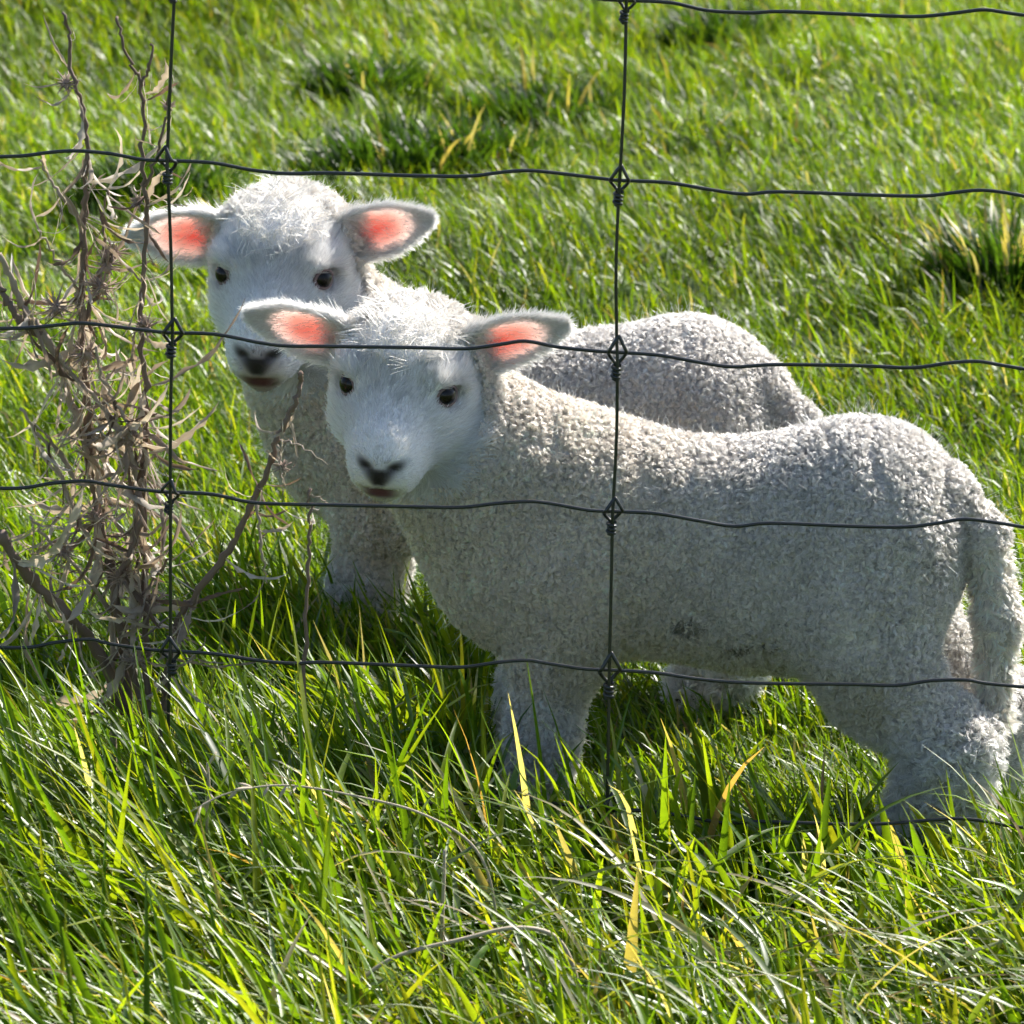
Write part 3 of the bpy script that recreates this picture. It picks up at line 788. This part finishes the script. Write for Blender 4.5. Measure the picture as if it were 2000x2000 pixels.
thistle([('stem', [(110, 690, .05), (150, 740, .055), (215, 810, .06), (250, 870, .065), (270, 960, .07), (258, 1060, .075), (225, 1150, .085), (222, 1300, .09), (225, 1720, .09)], .0014, .0026, PALESTEM),
         ('branch', [(190, 680, .05), (200, 740, .055), (235, 800, .06), (262, 850, .065), (285, 900, .07), (276, 960, .072)], .0010, .0015, PALESTEM),
         ('branch', [(60, 1010, .04), (100, 1060, .05), (150, 1110, .06), (222, 1200, .086)], .0010, .0016, PALESTEM),
         ('branch', [(330, 1090, .05), (300, 1130, .06), (260, 1190, .07), (224, 1290, .088)], .0009, .0016, STEMM)],
        'shorter sprawling dead thistle, bleached and bushy, at the foot of the tall one',
        [(0, .05, .72, 90, 1.0), (1, .05, 1, 34, .9), (2, 0, 1, 26, .9), (3, 0, 1, 22, .9)],
        [(235, 1130, .07, .014), (120, 1075, .05, .011), (262, 860, .06, .010)], 51)
thistle([('stem', [(228, 32, .05), (240, 80, .05), (258, 128, .052), (275, 168, .054), (280, 260, .056), (280, 345, .058), (288, 430, .06), (280, 560, .062), (276, 660, .064), (284, 770, .068), (280, 900, .072), (282, 1060, .076), (286, 1240, .08), (290, 1450, .08), (292, 1720, .08)], .0009, .0026, STEMM),
         ('branch', [(298, 84, .05), (292, 120, .05), (283, 150, .052), (275, 172, .054)], .0009, .0013, STEMM),
         ('branch', [(330, 165, .045), (328, 215, .048), (315, 270, .05), (300, 320, .054), (283, 365, .058)], .0006, .0013, STEMM),
         ('branch', [(272, 960, .06), (274, 1020, .062), (250, 1090, .066), (225, 1160, .07), (252, 1290, .08), (288, 1420, .08)], .0026, .0026, STEMM)],
        'slim upright dead thistle with a forked bare tip beside the stay wire',
        [(0, .16, .38, 15, .6), (0, .38, .66, 38, .8), (0, .60, .85, 44, 1.0), (2, 0, .6, 6, .6), (3, .1, .9, 12, 1.0)],
        [(286, 640, .055, .010), (328, 210, .048, .005), (268, 395, .056, .006), (300, 1180, .07, .012), (265, 1290, .07, .012)], 43)
thistle([('stem', [(592, 722, .04), (585, 760, .042), (572, 800, .044), (540, 858, .046), (522, 920, .05), (486, 1000, .054), (445, 1075, .058), (390, 1150, .062), (345, 1230, .07), (318, 1400, .08), (310, 1710, .08)], .0016, .0030, STEMM),
         ('branch', [(640, 905, .03), (600, 880, .035), (560, 862, .042), (536, 864, .046)], .0004, .0010, PALESTEM),
         ('branch', [(500, 985, .04), (508, 1040, .042), (512, 1090, .044), (520, 1140, .05)], .0012, .0006, PALESTEM),
         ('branch', [(545, 870, .04), (548, 910, .04), (556, 950, .042)], .0009, .0005, PALESTEM)],
        'single brown dead stalk leaning diagonally in front of the lambs, nearly bare',
        [(0, .16, .30, 6, .55), (0, .42, .62, 10, .7), (2, .2, 1, 5, .6), (0, .66, .85, 22, 1.0), (3, .3, 1, 6, .5)],
        [(552, 912, .042, .006), (350, 1240, .065, .010)], 47)
thistle([('stem', [(606, 955, .03), (604, 1010, .03), (603, 1070, .032), (600, 1150, .034), (596, 1300, .036), (592, 1720, .04)], .0009, .0016, STEMM),
         ('branch', [(640, 985, .03), (622, 972, .03), (606, 968, .03)], .0004, .0008, PALESTEM)],
        'thin short dark upright stalk standing under the chin of the dark-muzzled lamb', [(0, .0, .2, 3, .3)], [], 49)

# ------------------------------------------------------------------ grass
def blades(root, L, w, az, th0, curl, levels, across, col, face=None, droop=0.):
    """strips of grass; returns verts, quads, colours"""
    n = len(root); s = np.linspace(0, 1, levels)
    th = th0[:, None] + curl[:, None] * s[None] ** 1.4
    d = np.stack([np.sin(th) * np.cos(az)[:, None], np.sin(th) * np.sin(az)[:, None], np.cos(th)], -1)
    step = (L / (levels - 1))[:, None, None] * d
    P = root[:, None] + np.concatenate([np.zeros((n, 1, 3)), np.cumsum(step[:, :-1] * .5 + step[:, 1:] * .5, 1)], 1)
    P[..., 2] = np.maximum(P[..., 2], root[:, None, 2] + .004 + .006 * s)
    wa = az + np.pi / 2 + (face if face is not None else 0)
    S = np.stack([np.cos(wa), np.sin(wa), np.zeros(n)], -1)[:, None]
    S = S - d * (S * d).sum(-1, keepdims=True); S /= np.linalg.norm(S, axis=-1, keepdims=True) + 1e-9
    prof = np.clip(1.0 - s ** 2.6, 0, 1) * np.clip(.65 + 1.2 * s, 0, 1); prof[-1] = .03
    ww = w[:, None] * prof[None] * .5
    if across == 2:
        V = np.stack([P - S * ww[..., None], P + S * ww[..., None]], 2)
    else:
        U = np.cross(d, S)
        V = np.stack([P - S * ww[..., None] + U * (ww * .35)[..., None], P, P + S * ww[..., None] + U * (ww * .35)[..., None]], 2)
    V = V.reshape(-1, 3)
    b = np.arange(n)[:, None, None] * levels * across; i = np.arange(levels - 1)[None, :, None] * across; j = np.arange(across - 1)[None, None]
    o = b + i + j
    Q = np.stack([o, o + 1, o + across + 1, o + across], -1).reshape(-1, 4)
    C = np.repeat(col, levels * across, axis=0)
    return V, Q, C

GREENS = np.array([[.086, .172, .012], [.122, .212, .013], [.168, .246, .016], [.056, .116, .016], [.210, .250, .024]])
STRAW = np.array([[.30, .27, .16], [.42, .40, .32], [.24, .17, .10]])
def grass_colors(n, r, pst, pw=(.30, .30, .22, .12, .06)):
    c = GREENS[r.choice(5, n, p=pw)] * (1 + .18 * r.normal(size=(n, 1))).clip(.5, 1.6)
    m = r.random(n) < pst
    c[m] = STRAW[r.choice(3, m.sum(), p=[.45, .35, .2])] * (1 + .15 * r.normal(size=(m.sum(), 1)))
    return np.clip(c, .01, .8)
GRASS = thin_material('pasture_grass', trans=.52, tint=(2.08, 1.82, .46), gloss=.055, rough=.42)
def grass_object(name, parts, parent=None):
    V = np.vstack([p[0] for p in parts]); C = np.vstack([p[2] for p in parts]); o = 0; Q = []
    for p in parts: Q.append(p[1] + o); o += len(p[0])
    me = mesh_np(name, V, np.vstack(Q)); set_color(me, C)
    ob = link(name, me, parent, GRASS); ob['kind'] = 'stuff'; return ob
LEAN = math.pi * .97
def pasture(n, x0, x1, y0, y1, r, levels=4, falloff=True, lo=.022, hi=.066):
    x = r.uniform(x0 - (.03 if falloff else 0), x1 + (.03 if falloff else 0), n * 2); y = y0 + (y1 - y0) * r.random(n * 2) ** (1.0 if not falloff else 1.12)
    if falloff:
        lim = .46 + .085 * y
        keep = r.random(n * 2) < np.clip(1.15 - (np.abs(x) - lim) / .35, .38, 1)
        x, y = x[keep][:n], y[keep][:n]
    else: x, y = x[:n], y[:n]
    keep = r.random(len(x)) < np.clip(1.25 + 1.5 * noise2(x, y, .17, 44), .25, 1)
    x, y = x[keep], y[keep]
    n = len(x)
    patch = noise2(x, y, .33, 12) * .6 + noise2(x, y, .12, 17) * .5
    L = (lo + (hi - lo) * r.random(n) ** 1.5) * (1 + .55 * patch).clip(.4)
    root = np.stack([x, y, ground_z(x, y) - .004], 1)
    az = LEAN + r.normal(size=n) * 1.15 + .5 * noise2(x, y, .3, 22)
    c = grass_colors(n, r, .028)
    c *= (1 + .16 * noise2(x, y, .5, 31) + .12 * patch)[:, None]
    return blades(root, L, r.uniform(.0014, .0034, n), az, r.uniform(.05, .75, n), r.uniform(.1, 1.5, n), levels, 2, np.clip(c, .01, .8), r.normal(size=n) * .7)
r_ = np.random.default_rng(77)
def rank_patch(n, r, x0, x1, y0, y1, lo, hi):
    x = r.uniform(x0, x1, n); y = r.uniform(y0, y1, n); root = np.stack([x, y, np.full(n, -.006)], 1)
    L = (lo + (hi - lo) * r.random(n) ** 1.4) * (1 + .35 * noise2(x, y, .09, 61))
    return blades(root, L, r.uniform(.0024, .006, n), LEAN + r.normal(size=n) * 1.1, r.uniform(.05, .6, n), r.uniform(.2, 1.5, n), 5, 2, grass_colors(n, r, .05), r.normal(size=n) * .6)
field = grass_object('pasture_grass', [pasture(275000, -1, 1, .02, 4.2, r_, 4), rank_patch(3600, r_, -.26, -.015, .05, .42, .05, .115), rank_patch(2200, r_, -.42, -.18, .05, .5, .05, .13), rank_patch(1500, r_, -.22, .0, .42, .56, .06, .13)])
tag(field, 'short sunlit green pasture grass spreading behind the fence', 'grass', kind='stuff')
# the same sward goes on to both sides and beyond, in repeated square patches
tile = None
for ix in range(-4, 4):
    for iy in range(0, 9):
        if -1 <= ix < 1 and iy < 4: continue
        if tile is None:
            V, Q, C = pasture(22000, 0, 1, 0, 1, r_, 3, False)
            V[:, 2] += .004
            tile = grass_object('grass_patch', [(V, Q, C)], field); o = tile
        else:
            o = tile.copy(); COL.objects.link(o); o.parent = field
        o.location = (ix, iy + (.2 if -1 <= ix < 1 else .02), -.002)

# long grass along the camera side of the fence
def verge(n, r, x0, x1, y0, y1, density=True):
    x = r.uniform(x0, x1, n); y = y0 + (y1 - y0) * r.random(n)
    left = smooth(-x, -.05, .30)                         # rank growth towards the dead thistles
    clump = noise2(x, y, .10, 52)
    L = (.050 + .075 * r.random(n) ** 1.3) * (1 + .35 * clump) * (1 + 1.0 * left * (1 + .35 * smooth(y, -.25, -.02))) * (1 + .12 * smooth(y, -.06, .06) * (1 - left))
    root = np.stack([x, y, np.full(n, -.006)], 1)
    az = LEAN + r.normal(size=n) * .95 * (1 - .3 * left)
    c = grass_colors(n, r, .065, (.22, .28, .30, .08, .12)) * 1.1
    w = r.uniform(.0020, .0074, n) * (1 + .5 * (r.random(n) < .14)) * (1.18 - .30 * left)
    return blades(root, L, w, az, r.uniform(.05, .7, n) + .25 * left, r.uniform(.0, 1.5, n), 7, 3, c, r.normal(size=n) * .6)
def fallen(n, r, x0, x1, y0, y1):
    """long broad blades bowed over and lying on the rest"""
    x = r.uniform(x0, x1, n); y = r.uniform(y0, y1, n)
    root = np.stack([x, y, np.full(n, -.004) + .03 * r.random(n)], 1)
    c = np.array([[.10, .155, .040], [.085, .145, .022], [.15, .19, .045]])[r.choice(3, n)] * (1 + .15 * r.normal(size=(n, 1)))
    m = r.random(n) < .16; c[m] = STRAW[r.choice(3, m.sum())]
    az = np.where(r.random(n) < .6, math.pi, 0) + r.normal(size=n) * .6
    return blades(root, r.uniform(.11, .22, n), r.uniform(.0030, .0070, n), az, r.uniform(.55, 1.1, n), r.uniform(.7, 1.3, n), 10, 3, np.clip(c, .01, .8), r.normal(size=n) * .35)
vg = grass_object('verge_grass', [verge(12200, r_, -.62, .62, -.66, .045), fallen(760, r_, -.55, .6, -.55, -.08)])
tag(vg, 'long rank grass with broad bent blades growing on the near side of the wire', 'grass', kind='stuff')
vt = None
for ix in range(-3, 3):
    for iy in range(-3, 0):
        if vt is None:
            V, Q, C = blades(*(lambda n, r: (np.stack([r.random(n) * 1.1, r.random(n) * 1.1, np.full(n, -.006)], 1), .05 + .09 * r.random(n), r.uniform(.003, .007, n), LEAN + r.normal(size=n), r.uniform(.05, .6, n), r.uniform(0, 1.3, n), 5, 2, grass_colors(n, r, .09), r.normal(size=n) * .6))(8000, r_))
            vt = grass_object('grass_patch', [(V, Q, C)], vg); o = vt
        else:
            o = vt.copy(); COL.objects.link(o); o.parent = vg
        o.location = (ix * 1.1, -.66 + (iy) * 1.1, 0)
        if iy == -1 and False: pass
for ix in (-3.3, -2.5, -1.62, .62, 1.5, 2.4):
    o = vt.copy(); COL.objects.link(o); o.parent = vg; o.location = (ix, -.66, 0); o.scale = (.92, .62, 1)

# darker tussocks standing out of the sward
def tussock(x, y, rad, h, n, label, seed, dry=0., group=None):
    r = np.random.default_rng(seed)
    a = r.random(n) * 2 * np.pi; q = rad * np.sqrt(r.random(n))
    px, py = np.cos(a) * q * 1.25, np.sin(a) * q * .8
    root = np.stack([px, py, ground_z(x + px, y + py) - ground_z(x, y) - .004], 1)
    L = h * r.uniform(.55, 1.1, n) * (1 - .35 * (q / rad) ** 2)
    az = np.where(r.random(n) < .55, a, LEAN + r.normal(size=n) * .8)
    c = np.array([[.020, .052, .010], [.030, .075, .012], [.045, .10, .016]])[r.choice(3, n)] * (1 + .15 * r.normal(size=(n, 1)))
    m = r.random(n) < dry; c[m] = STRAW[r.choice(2, m.sum())]
    L[m] *= 1.35
    V, Q, C = blades(root, L, r.uniform(.0030, .0060, n), az, r.uniform(.02, .40, n), r.uniform(.3, 1.2, n), 6, 2, np.clip(c, .01, .8), r.normal(size=n) * .6)
    me = mesh_np('grass_tussock', V, Q); set_color(me, C)
    o = link('grass_tussock', me, None, GRASS); o.location = (x, y, float(ground_z(x, y)))
    tag(o, label, 'tussock', group); return o
def at_ground(u, v):
    d = FWD + RGT * (u - 1000) / 1000 * HALF - UPV * (v - 1000) / 1000 * HALF
    p = CAM + d * (-CAM[2] / d[2]); return p[0], p[1]
far_label = 'dark green grass clump far out in the open sunlit pasture'
for i, (u, v, rd, h, lb, gr) in enumerate([
        (715, 190, .085, .085, far_label, 'dark clumps far out in the pasture'), (1045, 215, .11, .085, far_label, 'dark clumps far out in the pasture'),
        (1430, 110, .10, .09, far_label, 'dark clumps far out in the pasture'),
        (775, 350, .13, .105, "broad dark grass clump in the pasture right behind the dark-muzzled lamb's head", None),
        (960, 345, .07, .07, 'small dark grass clump beside the broad clump behind the lamb heads', None),
        (300, 395, .10, .09, 'dark grass clump in the pasture behind the dead thistles and stay wire', None)]):
    tussock(*at_ground(u, v), rd * .68, h * .9, 750, lb, 90 + i, .01, gr)
tussock(*at_ground(1975, 640), .065, .10, 1100, 'shaggy dark tussock with pale dry blades trailing over it', 99, .09)

# dead grass stalks left standing in the verge
STRAWM = plain('dead_straw', (.42, .35, .25), .7)
def dead_stalk(pts, r0, r1, label, seed, ear=0):
    r = np.random.default_rng(seed)
    P = catmull([W(*p) for p in pts], 7); base = P[-1].copy(); base[2] = 0
    root = bpy.data.objects.new('dead_grass_stalk', None); COL.objects.link(root); root.location = base; root.empty_display_size = .03
    tag(root, label, 'dead stalk')
    v, q = tube(P - base, np.linspace(r0, r1, len(P)), 6); link('stalk', mesh_np('stalk', v, q), root, STRAWM)
    for k in range(ear):                                     # spikelets along the tip
        i = int(r.integers(0, max(2, len(P) // 3))); d = unit(P[0] - P[3] + r.normal(size=3) * .012); L = r.uniform(.008, .016)
        s_ = np.linspace(0, 1, 5)[:, None]
        v, q = tube(P[i] - base + d * L * s_, .0011 * np.sin(np.pi * (s_[:, 0] * .9 + .05)) + .0002, 5); link('spikelet', mesh_np('spikelet', v, q), root, STRAWM)
dead_stalk([(372, 1585, -.22), (450, 1548, -.21), (560, 1534, -.2), (700, 1556, -.2), (830, 1592, -.2), (930, 1660, -.2), (968, 1780, -.2), (975, 1985, -.2)], .0005, .0012, 'long arching straw stalk bowed low over the verge grass', 5, 9)
dead_stalk([(868, 1660, -.24), (867, 1720, -.24), (864, 1800, -.24), (862, 2010, -.24)], .0010, .0014, 'short upright bleached stalk poking out of the verge grass', 6)
dead_stalk([(405, 1490, -.12), (408, 1540, -.12), (404, 1600, -.12), (407, 1700, -.12), (405, 1880, -.12)], .0009, .0013, 'grey upright stalk with a ragged tip among the rank grass', 7, 4)
dead_stalk([(648, 2000, -.36), (690, 1930, -.36), (770, 1870, -.35), (900, 1835, -.34), (1010, 1812, -.33), (1090, 1835, -.32), (1130, 1930, -.32), (1140, 2085, -.32)], .0012, .0016, 'dark bowed stalk looping through the lowest grass in front', 8)
